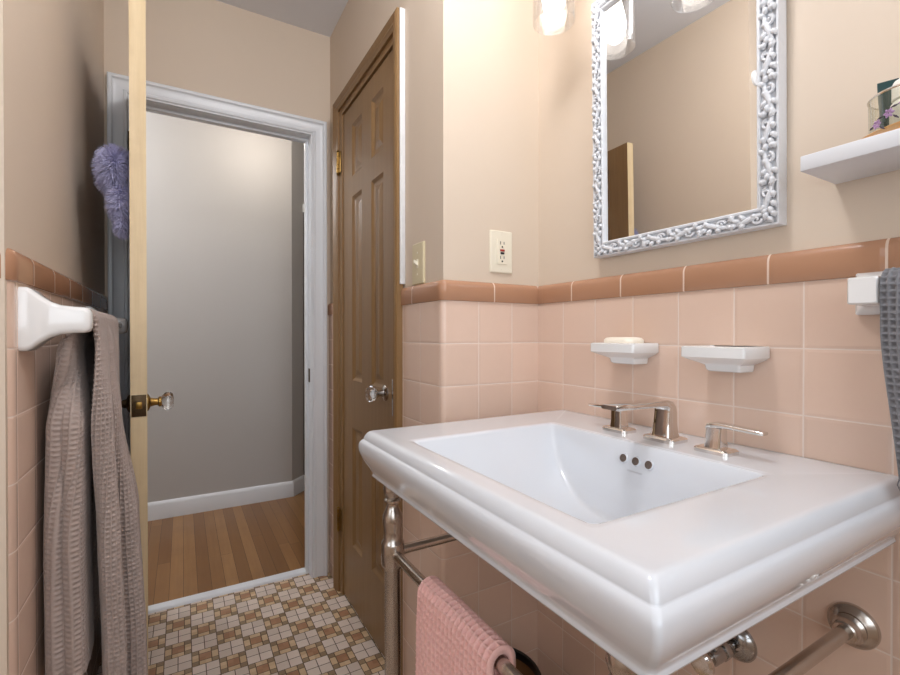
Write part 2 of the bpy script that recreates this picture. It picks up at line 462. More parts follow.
# corner tile: joint at Y=1.037 on the closet side, X=.569 on the front
us = []
n = len(A)-1
us.append(((A[0][1]-1.2495)/T, 0.0))
for k in range(n): us.append((.06+.10*k/n, .06+.10*(k+1)/n))
us.append(((A[-1][0]-.568)/T, (XS-.568)/T))
ribbon('wall_tiles', pts, .0, ZR, M['tile'], w_corner, us)
nr = [(-1,0)] + [((p[0]-XB-R)/R, (p[1]-YB-R)/R) for p in A] + [(0,-1)]
uc = [((A[0][1]-1.2495)/.154, -.02)] + [(.1+.1*k/n, .1+.1*(k+1)/n) for k in range(n)] + [((A[-1][0]-.571)/.154, (XS-.571)/.154)]
cap('cap_tiles', pts, nr, uc, w_corner)
# sliver between the closet casing and the doorway
ribbon('wall_tiles', [(XB, YD), (XB, 1.916)], 0, ZR, M['tile'], w_closet, [((1.037-YD)/T, (1.037-1.916)/T)])
cap('cap_tiles', [(XB, YD), (XB, 1.916)], [(-1,0)]*2, [(.1, .7)], w_closet)
# left wall, rounded corner toward the tub
R = .030
A = arc(XL-R, YL+R, R, 1.5*PI, 2*PI)
pts = [(-1.08, YL)] + A + [(XL, YD)]
us = [((-1.08-XL+R-.01)/T, -.09)] + [(-.09+.09*.8*k/n, -.09+.09*.8*(k+1)/n) for k in range(n)] + [((A[-1][1]-1.0047)/T, (YD-1.0047)/T)]
ribbon('wall_tiles', pts, .0, ZR, M['tile'], w_left, us)
nr = [(0,-1)] + [((p[0]-XL+R)/R, (p[1]-YL-R)/R) for p in A] + [(1,0)]
uc = [(-6, -.3)] + [(-.3+.1*k/n, -.3+.1*(k+1)/n) for k in range(n)] + [((A[-1][1]-1.0866)/.155+1, (YD-1.0866)/.155+1)]
cap('cap_tiles', pts, nr, uc, w_left)

# ------------------------------------------------------------------ doorway trim
CW = .066
CP = [(0,0), (CW,0), (CW,.022), (CW-.004,.025), (CW-.012,.024), (CW-.017,.019), (CW-.026,.016), (.020,.014), (.017,.017), (.009,.017), (.005,.012), (0,.012)]
tr = thing('trim_1', kind='structure', loc=(.155, YD, 0))
# path runs so that 'left of travel' about N=-Y points outward
bm = NB(); sweep(bm, [(OX0, YD, F0), (OX0, YD, OZ), (OX1, YD, OZ), (OX1, YD, F0)], CP, (0,-1,0))
for v in bm.verts: v.co.x = max(v.co.x, XLP+.006)
obj('door_casing', bm, M['white'], tr, angle=25)
bm = NB(); box(bm, OX0-.001, OX0+.0015, YD, YD2, 0, OZ); box(bm, OX1-.0015, OX1+.001, YD, YD2, 0, OZ); box(bm, OX0, OX1, YD, YD2, OZ-.0015, OZ+.001)
obj('door_jamb', bm, M['white'], tr, False)
bm = NB(); box(bm, OX0, OX0+.013, YD+.037, YD+.068, F0, OZ-.012, .002); box(bm, OX1-.013, OX1, YD+.037, YD+.068, F0, OZ-.012, .002); box(bm, OX0, OX1, YD+.037, YD+.068, OZ-.012, OZ, .002)
obj('door_stop', bm, M['white'], tr)
bm = NB(); box(bm, OX1-.004, OX1-.0012, YD+.008, YD+.03, .885, .945, .001); obj('strike_plate', bm, M['darkbrass'], tr)
bm = NB(); prism(bm, [(2.078, F0), (2.081, F0+.007), (2.086, F0+.010), (2.120, F0+.010), (2.127, F0+.007), (2.130, F0)], lambda y, z: (OX0+.002, y, z), lambda y, z: (OX1-.002, y, z)); struct(obj('trim_2', bm, M['white'], smooth=False))

# six-panel door slab in local coords: width along +s, thickness along d (0..-th), front at d=0
def panel_door(fmap, W, H, th, panels, parent, mat, side=1):
    """fmap(s,z,d)->xyz ; both faces get recessed fielded panels"""
    bm = NB()
    xs = sorted({0, W} | {round(p[0],4) for p in panels} | {round(p[1],4) for p in panels})
    zs = sorted({0, H} | {round(p[2],4) for p in panels} | {round(p[3],4) for p in panels})
    cells = {}
    def inpanel(x, z):
        for p in panels:
            if p[0]-1e-6 < x < p[1]+1e-6 and p[2]-1e-6 < z < p[3]+1e-6: return True
        return False
    for dd_, sgn in ((0., 1), (-th, -1)):
        for a, b in zip(xs, xs[1:]):
            for c, e in zip(zs, zs[1:]):
                if inpanel((a+b)/2, (c+e)/2): continue
                bm.faces.new([bm.verts.new(fmap(*q, dd_)) for q in ((a, c), (b, c), (b, e), (a, e))])
        for p in panels:
            prev = None
            for ins, dep in ((0, 0), (.004, .003), (.010, .0075), (.016, .009), (.024, .009), (.040, .004), (.044, .003)):
                ins = min(ins, (p[1]-p[0])*.42)
                r = [bm.verts.new(fmap(x, z, dd_ - sgn*dep)) for x, z in ((p[0]+ins, p[2]+ins), (p[1]-ins, p[2]+ins), (p[1]-ins, p[3]-ins), (p[0]+ins, p[3]-ins))]
                if prev:
                    for k in range(4): bm.faces.new((prev[k], prev[(k+1) % 4], r[(k+1) % 4], r[k]))
                prev = r
            bm.faces.new(prev)
    bmesh.ops.remove_doubles(bm, verts=bm.verts, dist=1e-5)
    return bm

def edges_of(fmap, W, H, th):
    bm = NB(); q = lambda s, z, d: bm.verts.new(fmap(s, z, d))
    for a in ((0,0,0,H), (W,0,W,H), (0,0,W,0), (0,H,W,H)):
        bm.faces.new((q(a[0], a[1], 0), q(a[2], a[3], 0), q(a[2], a[3], -th), q(a[0], a[1], -th)))
    return bm

def six(W, H, st, mid, rows):
    """rows: list of (z0,z1)"""
    return [(x0, x1, a, b) for a, b in rows for x0, x1 in ((st, (W-mid)/2), ((W+mid)/2, W-st))]

# --- closet door (shut)
cl = thing('door_2', kind='structure', loc=(XB, DY1, 0))
CWd = DY1-DY0-.006; CH = DZ-.014-F0
fm = lambda s, z, d: (XB+.004-d, DY1-.003-s, .008+F0+z)
rows = [(.235, .697), (.880, 1.590), (1.668, 1.868)]
bm = panel_door(fm, CWd, CH, .034, six(CWd, CH, .108, .098, rows), cl, M['door']); obj('door_panel', bm, M['door'], cl, smooth=False)
bm = edges_of(fm, CWd, CH, .034); obj('door_edge', bm, M['door'], cl, smooth=False)
def knob(name, o, ax, parent, scale=1., metal='nickel'):
    bm = NB(); lathe(bm, [(.026*scale, 0), (.026*scale, .003), (.022*scale, .006), (.012, .009), (.0095, .02), (.0095, .026), (.014, .028), (.014, .033), (.011, .036)], o, ax, 24)
    k = obj(name, bm, M[metal], parent); k['label'] = 'metal shank and rose of the glass knob'
    bm = NB(); c = Vector(o); a = Vector(ax)
    lathe(bm, [(.011, .034), (.019, .038), (.0255, .046), (.0255, .054), (.020, .061), (.012, .063), (0, .063)], o, ax, 12)
    g = obj('glass_grip', bm, M['crystal'], k, smooth=False); g['label'] = 'faceted clear glass grip'
    return k
knob('door_knob', (XB+.004, 1.392, .905), (-1,0,0), cl)
bm = NB(); box(bm, XB+.0015, XB+.0045, 1.304, 1.334, .84, .955, .001); obj('keyhole_plate', bm, M['dull'], cl)
bm = NB(); lathe(bm, [(.009, 0), (.009, .002), (0, .002)], (XB+.002, 1.318, .900), (-1,0,0), 12); obj('keyhole', bm, M['black'], cl)
def hinge(o, parent, ax_off):
    bm = NB(); h = .085
    box(bm, o[0]-.002, o[0]+.001, o[1]-.022, o[1]+.022, o[2]-h/2, o[2]+h/2, .0008)
    for k in range(5): lathe(bm, [(.0062, 0), (.0062, h/5-.0015)], (o[0]-.006, o[1], o[2]-h/2+k*h/5), (0,0,1), 12)
    lathe(bm, [(.003, 0), (.007, .003), (.005, .008), (0, .010)], (o[0]-.006, o[1], o[2]+h/2), (0,0,1), 10)
    lathe(bm, [(.003, 0), (.007, .003), (.005, .008), (0, .010)], (o[0]-.006, o[1], o[2]-h/2), (0,0,-1), 10)
    return obj('hinge', bm, M['brass'], parent)
hinge((XB-.006, 1.862, 1.80), cl, 0); hinge((XB-.006, 1.862, .335), cl, 0)
# casing of the closet
tc = thing('trim_3', kind='structure', loc=(XB, 1.57, 0))
KW = .045
KP = [(0,-.004), (KW,-.004), (KW,.016), (KW-.008,.020), (KW-.016,.017), (.020,.013), (.013,.015), (.007,.012), (0,.010)]
bm = NB(); sweep(bm, [(XBP-.004, DY1+.030, F0), (XBP-.004, DY1+.030, DZ+.024), (XBP-.004, DY0-.001, DZ+.024), (XBP-.004, DY0-.001, F0)], [(a, b+.0045) for a, b in KP], (-1,0,0))
obj('door_casing', bm, M['door'], tc, angle=25)
bm = NB(); box(bm, XBP-.011, XBP+.08, DY1, DY1+.031, F0, DZ+.025); box(bm, XBP-.008, XBP+.08, DY0-.004, DY0, F0, DZ); box(bm, XBP-.010, XBP+.08, DY0, DY1, DZ, DZ+.025); obj('door_jamb', bm, M['door'], tc, False)
bm = NB(); box(bm, XBP-.017, XBP-.0005, DY0-.001-KW-.0065, DY0-.001-KW, ZCAP+.010, 2.058, .001); o = obj('paint_edge', bm, M['paintwhite'], tc); o['label'] = 'unfinished white edge of the casing'

# --- bathroom door, standing open beside the left wall
HG = Vector((-.166, YD-.008, 0)); E1 = Vector((-.116, 1.413, 0))    # hinge side, latch side (left face)
dv = (E1-HG); DW = dv.length; dv.normalize(); nv = Vector((-dv.y, dv.x, 0))     # nv points to +X
if nv.x < 0: nv = -nv
DTH = .036
bd = thing('door_1', kind='structure', loc=(HG.x, HG.y, 0))
fm = lambda s, z, d: tuple(HG + dv*s + nv*(DTH+d) + Vector((0, 0, .008+F0+z)))
DH = 1.916
bm = panel_door(fm, DW, DH, DTH, six(DW, DH, .112, .10, [(.225, .725), (.905, 1.55), (1.64, 1.83)]), bd, M['door']); obj('door_panel', bm, M['door'], bd, smooth=False)
bm = edges_of(fm, DW, DH, DTH); o = obj('door_edge', bm, M['edge'], bd, smooth=False); o['label'] = 'bare pale wood edge of the door'
KZ = .912
def DPT(s, d, z): return HG + dv*s + nv*d + Vector((0, 0, z))
m4 = Matrix(((nv.x, dv.x, 0, 0), (nv.y, dv.y, 0, 0), (0, 0, 1, 0), (0, 0, 0, 1)))
bm = NB(); box(bm, .002, DTH-.002, DW-.001, DW+.0015, KZ-.028, KZ+.028, .001)
bm.transform(Matrix.Translation(HG) @ m4); obj('latch_plate', bm, M['darkbrass'], bd)
bm = NB(); box(bm, .011, DTH-.011, DW, DW+.004, KZ-.008, KZ+.010, .001); bm.transform(Matrix.Translation(HG) @ m4); obj('latch_bolt', bm, M['brass'], bd)
for sd, met in ((1, 'brass'), (-1, 'darkbrass')):
    o = DPT(DW-.062, DTH if sd > 0 else 0, KZ); knob('door_knob', tuple(o), tuple(nv*sd), bd, .9, met)
for hz in (1.785, .25):
    bm = NB(); box(bm, OX0-.001, OX0+.0035, YD-.026, YD+.012, hz-.045, hz+.045, .0005)
    for k in range(5): lathe(bm, [(.006, 0), (.006, .0165)], (OX0+.001, YD-.029, hz-.045+k*.018), (0,0,1), 12)
    obj('hinge', bm, M['darkbrass'], bd)

# ------------------------------------------------------------------ console sink
sk = thing('console_sink', 'white rectangular ceramic sink on nickel console legs against pink tiles', 'sink', (.62, .58, 0))
SF, SY0, SY1, SZ = .341, .2475, .911, .8945
BX0, BX1, BY0, BY1 = .377, .731, .345, .787
def loop(x0, x1, y0, y1, z, rf=.007, rb=.002, n=26, k=5):
    P = []
    cs = [((x0, y0), rf, PI), ((x1, y0), rb, 1.5*PI), ((x1, y1), rb, 0), ((x0, y1), rf, PI/2)]
    arcs = []
    for (cx, cy), r, a in cs:
        ox = cx + (r if cx == x0 else -r); oy = cy + (r if cy == y0 else -r)
        arcs.append([(ox+r*math.cos(a+PI/2*q/k), oy+r*math.sin(a+PI/2*q/k)) for q in range(k+1)])
    for i in range(4):
        P += arcs[i]; a, b = arcs[i][-1], arcs[(i+1) % 4][0]
        P += [(a[0]+(b[0]-a[0])*q/n, a[1]+(b[1]-a[1])*q/n) for q in range(1, n)]
    return [(x, y, z(x, y) if callable(z) else z) for x, y in P]
def smin(vals, k=.009):
    m = min(vals); return m - k*math.log(sum(math.exp(-(v-m)/k) for v in vals))
def zb(x, y):
    D = .168
    e = lambda d, s: D*(1-math.exp(-max(d, 0)/s))
    dep = smin([e(y-BY0, .085), e(BY1-y, .085), e(x-BX0, .075), (lambda d: 3.4*d*d/(d+.006))(max(BX1-x, 0)), .148])
    return SZ - .0015 - max(dep, 0)
loops = []
def outer(o, z): return loop(SF-o, XS-.001, SY0-o, SY1+o, z)
U_ = loop
prof = [(-.006,.8005), (-.0025,.7990), (-.0003,.7998), (.0002,.8022), (-.0012,.8044), (-.0008,.8075), (.0038,.8165), (.0105,.8275), (.0165,.839), (.0205,.850), (.0218,.858), (.0215,.865), (.0200,.870), (.0175,.8735), (.0150,.8755), (.0138,.8765), (.0135,.8778), (.0130,.8800), (.0115,.8838), (.0095,.8875), (.0070,.8908), (.0040,.8933), (.0005,.8943), (-.004,SZ), (-.012,SZ-.0002)]
def lerp_loop(t, z, edge=0, rr=.012):
    dx, dy = .575, .565
    x0 = BX0+(dx-.02-BX0)*t-edge; x1 = BX1+(dx+.02-BX1)*t+edge; y0 = BY0+(dy-.02-BY0)*t-edge; y1 = BY1+(dy+.02-BY1)*t+edge
    return loop(x0, x1, y0, y1, z, rr, rr)
# underside, outer moulding, top, bowl
for t_ in (1., .8, .6, .45, .3, .2, .1): loops.append(lerp_loop(t_, lambda x, y: min(.80, zb(x, y)-.018)))
loops.append(lerp_loop(0, .80, .012)); loops.append(outer(-.02, .80))
for o_, z_ in prof: loops.append(outer(o_, z_))
loops.append(lerp_loop(0, SZ-.0006, .012)); loops.append(lerp_loop(0, SZ-.0008, .004)); loops.append(lerp_loop(0, SZ-.002, 0.001))
for t_ in (.004, .012, .025, .04, .06, .08, .105, .13, .16, .19, .23, .27, .32, .37, .43, .5, .58, .67, .77, .88, 1.): loops.append(lerp_loop(t_, zb))
V = [v for l in loops for v in l]; n = len(loops[0]); F = []
for i in range(len(loops)-1):
    for k in range(n): F.append((i*n+k, i*n+(k+1) % n, (i+1)*n+(k+1) % n, (i+1)*n+k))
F.append(tuple(range(n))[::-1]); F.append(tuple((len(loops)-1)*n+k for k in range(n)))
bs = rawobj('basin', V, F, M['sink'], sk, angle=75)
bm = bmesh.new(); bm.from_mesh(bs.data); bmesh.ops.recalc_face_normals(bm, faces=bm.faces); bm.to_mesh(bs.data); bm.free()
bm = NB(); lathe(bm, [(.030, 0), (.030, .003), (.024, .0045), (.020, .002), (0, .002)], (.575, .565, zb(.575, .565)), (0,0,1), 28); obj('drain', bm, M['chrome'], bs)
# overflow holes on the back slope of the bowl
for y in (.5815, .5545, .5275):
    zz = .8635; dd_ = (SZ-.0015-zz)/3.4+.0052; nrm = Vector((-3.4, 0, 1)).normalized()
    o = Vector((BX1-dd_-.0005, y, zz))
    bm = NB(); lathe(bm, [(0, .0012), (.0075, .0012), (.0075, .0018), (.0088, .0016), (.0095, -.004)], o, nrm, 20)
    r = obj('overflow_ring', bm, M['sink'], bs)
    bm = NB(); lathe(bm, [(0, .0018), (.0073, .0016), (.0073, .0005), (0, .0005)], o, nrm, 20); h = obj('overflow_hole', bm, M['dull'], bs)
bm = NB()      # small pale grey maker's mark under the holes
for i in range(9):
    y = .568-.0033*i; z = .8435
    tube(bm, [(BX1-(SZ-.0015-z-q*.003)/3.4-.0066, y-.0012*q, z+(.0022 if q in (1, 2) else 0)+(.001 if i % 3 == 0 and q == 1 else 0)) for q in range(4)], .0004, 4)
obj('printed_mark', bm, M['mark'], bs)
# legs
def leg(x, y):
    bm = NB()
    P = [(.0195, F0), (.0195, F0+.006), (.016, F0+.010), (.0165, F0+.02), (.0165, .622), (.0215, .628), (.0235, .634), (.0235, .672), (.0215, .678), (.0185, .682), (.0185, .704), (.0208, .716), (.0200, .730), (.0135, .744), (.0115, .750), (.0115, .754), (.0165, .758), (.0165, .762), (.0125, .765), (.0165, .773), (.0190, .781), (.0180, .790), (.0145, .797), (.012, .80)]
    lathe(bm, P, (x, y, 0), (0,0,1), 32); return obj('leg', bm, M['nickel'], sk, angle=40)
LX, LYA, LYB, LZ = .368, .860, .295, .655
leg(LX, LYA); leg(LX, LYB)
def rail(a, b, name='rail'):
    bm = NB(); tube(bm, [a, b], .0095, 20); return obj(name, bm, M['nickel'], sk, angle=50)
rail((LX, LYA-.02, LZ), (LX, LYB+.02, LZ), 'towel_rail')
for y in (LYA, LYB):
    r_ = rail((LX+.02, y, LZ), (XS-.012, y, LZ), 'side_rail')
    bm = NB(); lathe(bm, [(.032, 0), (.032, .004), (.030, .0075), (.024, .011), (.021, .013), (.021, .017), (.017, .021), (.0155, .024), (.0155, .034), (.0135, .036), (.0095, .036)], (XS, y, LZ), (-1,0,0), 36)
    obj('wall_flange', bm, M['nickel'], r_)

# ------------------------------------------------------------------ faucet
fc = thing('faucet', 'polished nickel faucet with flat spout and two lever handles on the sink', 'faucet', (.79, .552, SZ))
X_, Y_, Z_ = Vector((1,0,0)), Vector((0,1,0)), Vector((0,0,1))
def base_plate(bm, cx, cy, hx, hy):
    loft(bm, [((cx, cy, SZ-.001), X_, Y_, hx, hy, .008), ((cx, cy, SZ+.005), X_, Y_, hx, hy, .008), ((cx, cy, SZ+.0075), X_, Y_, hx-.003, hy-.003, .006), ((cx, cy, SZ+.0085), X_, Y_, hx-.008, hy-.008, .004)])
bm = NB(); sx, sy = .797, .552
base_plate(bm, sx, sy, .026, .033)
pth = [((sx, sy, SZ+.007), 0, .0185, .0195), ((sx, sy, SZ+.014), 0, .0165, .0185), ((sx, sy, SZ+.035), 0, .0145, .0172), ((sx+.001, sy, SZ+.054), 3, .0135, .0168), ((sx, sy, SZ+.062), 15, .0122, .0168), ((sx-.005, sy, SZ+.0685), 42, .0095, .017), ((sx-.014, sy, SZ+.0715), 70, .0072, .0173), ((sx-.028, sy, SZ+.0720), 86, .0062, .0176), ((sx-.06, sy, SZ+.0725), 89, .0056, .018), ((sx-.11, sy, SZ+.0730), 90, .0052, .0182), ((sx-.150, sy, SZ+.0735), 90, .0048, .0184), ((sx-.155, sy, SZ+.0735), 90, .0036, .0170)]
secs = []
for c, a, h, w in pth:
    a = math.radians(a); d = Vector((-math.sin(a), 0, math.cos(a))); nx = Vector((math.cos(a), 0, math.sin(a)))
    secs.append((c, nx, Y_, h, w, .004))
loft(bm, secs)
obj('spout', bm, M['chrome'], fc, angle=40)
for cx, cy, s_ in ((.791, .653, 1), (.791, .452, -1)):
    bm = NB(); base_plate(bm, cx, cy, .021, .030)
    loft(bm, [((cx, cy, SZ+.007), X_, Y_, .0140, .0140, .003), ((cx, cy, SZ+.022), X_, Y_, .0122, .0132, .003), ((cx, cy+s_*.001, SZ+.042), X_, Y_, .0112, .0128, .003)])
    secs = []
    for d, dz, hz, hx in ((-.0125, .0405, .0035, .0100), (-.0105, .0430, .0055, .0108), (-.004, .0450, .0055, .0112), (.008, .0465, .0048, .0112), (.02, .0470, .0040, .0108), (.045, .0460, .0036, .0102), (.072, .0450, .0032, .0094), (.077, .0448, .0026, .0080)):
        secs.append(((cx, cy+s_*d, SZ+dz), X_, Z_, hx, hz, .003))
    loft(bm, secs)
    k = obj('handle', bm, M['chrome'], fc, angle=40)

# ------------------------------------------------------------------ shut-off valve under the sink
vl = thing('shutoff_valve', 'chrome shut-off valve on the pink tiles under the right end of the sink', 'valve', (XS, .462, .53))
vy, vz = .462, .533
bm = NB(); lathe(bm, [(.033, 0), (.033, .003), (.029, .009), (.019, .015), (.0125, .017), (.012, .013)], (XS, vy, vz), (-1,0,0), 32); obj('escutcheon', bm, M['dull'], vl)
bm = NB(); lathe(bm, [(.008, 0), (.008, .055)], (XS-.012, vy, vz), (-1,0,0), 16); lathe(bm, [(.0155, 0), (.0165, .002), (.0165, .014), (.0155, .016)], (XS-.040, vy, vz), (-1,0,0), 6); lathe(bm, [(.012, 0), (.014, .004), (.014, .03), (.012, .034)], (XS-.056, vy, vz), (-1,0,0), 20)
lathe(bm, [(.008, 0), (.008, .022), (.0115, .023), (.0115, .036), (.006, .037), (.005, .26)], (XS-.073, vy, vz), (0,0,1), 16)
obj('valve_body', bm, M['dull'], vl)
bm = NB(); lathe(bm, [(.006, 0), (.006, .016), (.018, .018), (.021, .021), (.021, .027), (.017, .030), (0, .030)], (XS-.088, vy, vz), (-1,0,0), 28)
o = obj('valve_handle', bm, M['chrome'], vl)

# ------------------------------------------------------------------ waste bin in the corner
bn = thing('waste_bin', 'small brown waste bin with black rim on the floor under the sink', 'bin', (.645, .885, F0-.0))
bm = NB(); lathe(bm, [(0, 0), (.082, 0), (.088, .004), (.104, .252), (.101, .252), (.085, .008), (0, .008)], (.645, .885, F0-.0), (0,0,1), 40); obj('bin_body', bm, M['bin'], bn)
bm = NB(); lathe(bm, [(.1045, .238), (.107, .240), (.107, .256), (.1045, .259), (.100, .256), (.0995, .238), (.1045, .238)], (.645, .885, F0-.0), (0,0,1), 40, cap=False); obj('rim', bm, M['black'], bn)

# ------------------------------------------------------------------ soap dishes
def soap_dish(y0, y1, z, label):
    r = thing('soap_dish', label, 'soap dish', (XS, (y0+y1)/2, z-.045), 'ceramic soap dishes on the tiles')
    yc, hy, dp = (y0+y1)/2, (y1-y0)/2, .086
    bm = NB(); xc = XS-dp/2
    def sec(z_, hx, hh, r_): return ((XS-hx, yc, z_), X_, Y_, hx, hh, r_)
    loft(bm, [sec(z-.046, .022, hy*.50, .005), sec(z-.043, .025, hy*.54, .006), sec(z-.034, .027, hy*.56, .006), sec(z-.030, .031, hy*.70, .006), sec(z-.025, .037, hy*.88, .006), sec(z-.021, .0415, hy*.975, .006), sec(z-.0195, dp/2, hy, .006), sec(z-.002, dp/2, hy, .006), sec(z, dp/2-.002, hy-.002, .006), sec(z, dp/2-.007, hy-.007, .006), sec(z-.004, dp/2-.011, hy-.011, .006), sec(z-.005, dp/2-.02, hy-.02, .006)])
    obj('dish', bm, M['cer'], r, angle=50)
    bm = NB()
    for k in range(3): box(bm, XS-dp+.022, XS-.022, yc-.022+.02*k, yc-.016+.02*k, z-.006, z-.002, .0015)
    obj('drain_rib', bm, M['cer'], r)
    return r
soap_dish(.6225, .7377, 1.077, 'white ceramic soap dish holding a soap bar, beside the far corner')
soap_dish(.409, .521, 1.0745, 'empty white ceramic soap dish on the tiles, nearer the hand towel')
bm = NB(); yc = .683; loft(bm, [((XS-.04, yc, 1.0725), X_, Y_, .024, .036, .014), ((XS-.04, yc, 1.076), X_, Y_, .028, .040, .018), ((XS-.04, yc, 1.083), X_, Y_, .028, .040, .018), ((XS-.04, yc, 1.088), X_, Y_, .024, .036, .016), ((XS-.04, yc, 1.0895), X_, Y_, .015, .026, .012)])
tag(obj('soap_bar', bm, M['soap'], angle=80), 'cream bar of soap lying in the soap dish', 'soap')

# ------------------------------------------------------------------ mirror
mr = thing('wall_mirror', 'rectangular wall mirror with white carved scroll frame above the sink', 'mirror', (XP, .587, 1.281))
my0, my1, mz0, mz1 = .388, .789, 1.278, 1.888
FW, FD = .037, .030
FP = [(.002,0), (.002,FD-.0065), (.003,FD-.004), (.006,FD-.004), (.008,FD-.008), (.028,FD-.006), (.030,FD-.001), (.033,FD), (.035,FD-.002), (FW,FD-.012), (FW,0)]
bm = NB(); sweep(bm, [(XP, my0, mz0), (XP, my0, mz1), (XP, my1, mz1), (XP, my1, mz0)], FP, (-1,0,0), True)
# keep the frame inside its outline whatever the winding
ys = [v.co.y for v in bm.verts]
if max(ys) > my1+.01:
    bm.free(); bm = NB(); sweep(bm, [(XP, my1, mz0), (XP, my1, mz1), (XP, my0, mz1), (XP, my0, mz0)], FP, (-1,0,0), True)
frm = obj('frame', bm, M['carved'], mr, angle=30)
bm = NB(); gx = XP-.0205; box(bm, gx, gx+.004, my0+.03, my1-.03, mz0+.03, mz1-.03); obj('glass', bm, M['mirror'], mr, False)
def carve(bm, o, d, w, L):
    """acanthus scrolls along a frame side: o start, d along, w across (inward)"""
    o, d, w = Vector(o), Vector(d), Vector(w); up = Vector((-1,0,0)); n = max(1, round(L/.058)); P = L/n
    pt = lambda s, a, h: o + d*s + w*(.018+a) + up*(FD-.007+h)
    for i in range(n):
        s0 = i*P; sg = 1 if i % 2 == 0 else -1
        # S stem
        st = [pt(s0+P*q/12, sg*.0062*math.cos(PI*q/12), .0025+.002*math.sin(PI*q/12)) for q in range(13)]
        tube(bm, st, [.0020+.0030*math.sin(PI*q/12) for q in range(13)], 6)
        # curl
        cs, ca = s0+P*.30, -sg*.0022
        sp = [pt(cs+(.0085-.0005*q)*math.cos(.55*q+PI), ca+sg*(.0068-.0004*q)*math.sin(.55*q+PI), .003+.0003*q) for q in range(14)]
        tube(bm, sp, [.0034-.00012*q for q in range(14)], 6)
        # leaves
        for k, (ls, la, ang, ll) in enumerate(((.58, .003, .7, .015), (.72, .001, .25, .016), (.86, -.003, -.3, .014), (.64, -.004, -.8, .013), (.12, .004, 2.3, .012), (.02, -.003, -2.3, .012), (.30, .006, .1, .010), (.90, .006, .4, .009))):
            a = ang*sg; b = pt(s0+P*ls, sg*la, .002); dr = d*math.cos(a)+w*math.sin(a); sd = up.cross(dr)
            pts = [b+dr*ll*q/5+up*(.0035*math.sin(PI*q/5))+sd*.002*math.sin(PI*q/5) for q in range(6)]
            tube(bm, pts, [.0018, .0042, .0050, .0044, .0028, .0008], 7)
bm = NB()
carve(bm, (XP, my0+.018, mz0), (0,1,0), (0,0,1), my1-my0-.036)
carve(bm, (XP, my1-.018, mz1), (0,-1,0), (0,0,-1), my1-my0-.036)
carve(bm, (XP, my0, mz1-.018), (0,0,-1), (0,1,0), mz1-mz0-.036)
carve(bm, (XP, my1, mz0+.018), (0,0,1), (0,-1,0), mz1-mz0-.036)
for v in bm.verts: v.co.y = min(my1-.0025, max(my0+.0025, v.co.y)); v.co.z = min(mz1-.0025, max(mz0+.0025, v.co.z))
obj('carved_scrollwork', bm, M['carved'], frm, angle=60)

# ------------------------------------------------------------------ vanity light above the mirror
mr.rotation_euler = (0, -.015, .0075); mr.location.x -= .001     # hangs leaning a little forward
vt = thing('vanity_light', 'wall light with clear glass cylinder shades and lit bulbs above the mirror', 'wall light', (XP, .598, 2.0))
LXc = .752
bm = NB(); box(bm, XP-.022, XP, .30, .90, 2.045, 2.125, .006); obj('backplate', bm, M['chrome'], vt)
proto = None
for i, y in enumerate((.808, .598, .388)):
    bm = NB(); tube(bm, [(XP-.02, y, 2.085), (LXc+.03, y, 2.085), (LXc+.008, y, 2.08), (LXc, y, 2.065), (LXc, y, 2.04)], .008, 12); lathe(bm, [(.02, 0), (.047, .004), (.047, .012), (.022, .03), (.012, .034)], (LXc, y, 2.008), (0,0,1), 28)
    a = obj('lamp_arm', bm, M['chrome'], vt)
    bm = NB(); lathe(bm, [(.0480, 2.01), (.0480, 1.822), (.0465, 1.820), (.0455, 1.822), (.0455, 2.01)], (LXc, y, 0), (0,0,1), 40, cap=False); obj('glass_shade', bm, M['glass'], a)
    bm = NB(); lathe(bm, [(0, 1.836), (.010, 1.838), (.019, 1.846), (.025, 1.860), (.0275, 1.876), (.026, 1.895), (.020, 1.925), (.0145, 1.945), (.0135, 1.965), (.0135, 1.975)], (LXc, y, 0), (0,0,1), 28); obj('bulb', bm, M['bulb'], a)
    bm = NB(); lathe(bm, [(.016, 1.975), (.018, 1.98), (.018, 2.01)], (LXc, y, 0), (0,0,1), 24); obj('socket', bm, M['white'], a)

# ------------------------------------------------------------------ shelf and what stands on it
bm = NB(); box(bm, .774, XP, -.25, .3235, 1.330, 1.352, .0015); tag(obj('wall_shelf', bm, M['shelf']), 'white floating shelf on the wall right of the mirror', 'shelf')
jx, jy, jz = .828, .2195, 1.352
bm = NB(); lathe(bm, [(0, 0), (.040, 0), (.044, .003), (.0465, .0075), (.0450, .0085), (.041, .005), (0, .005)], (0, 0, 0), (0,0,1), 48)
for v in bm.verts: v.co = Vector((v.co.x*1.06+jx, v.co.y*2.2+.172, v.co.z*1.5+jz))
tag(obj('wooden_tray', bm, M['tray']), 'thin round light wood tray under the glass jar on the shelf', 'tray')
jr = thing('glass_jar', 'clear glass jar with painted lilac flowers on the wooden tray', 'jar', (jx, jy, jz+.005))
j0 = jz+.005
bm = NB(); lathe(bm, [(0, 0), (.040, 0), (.0425, .003), (.0435, .050), (.0445, .0525), (.043, .054), (.0415, .0525), (.0405, .004), (0, .003)], (jx, jy, j0), (0,0,1), 44); obj('jar_wall', bm, M['jar'], jr)
bm = NB(); lathe(bm, [(.0425, .0515), (.0447, .0525), (.0432, .0545), (.0415, .0525), (.0425, .0515)], (jx, jy, j0), (0,0,1), 44, cap=False); o = obj('jar_rim', bm, M['chrome'], jr)
bmf, bml = NB(), NB()
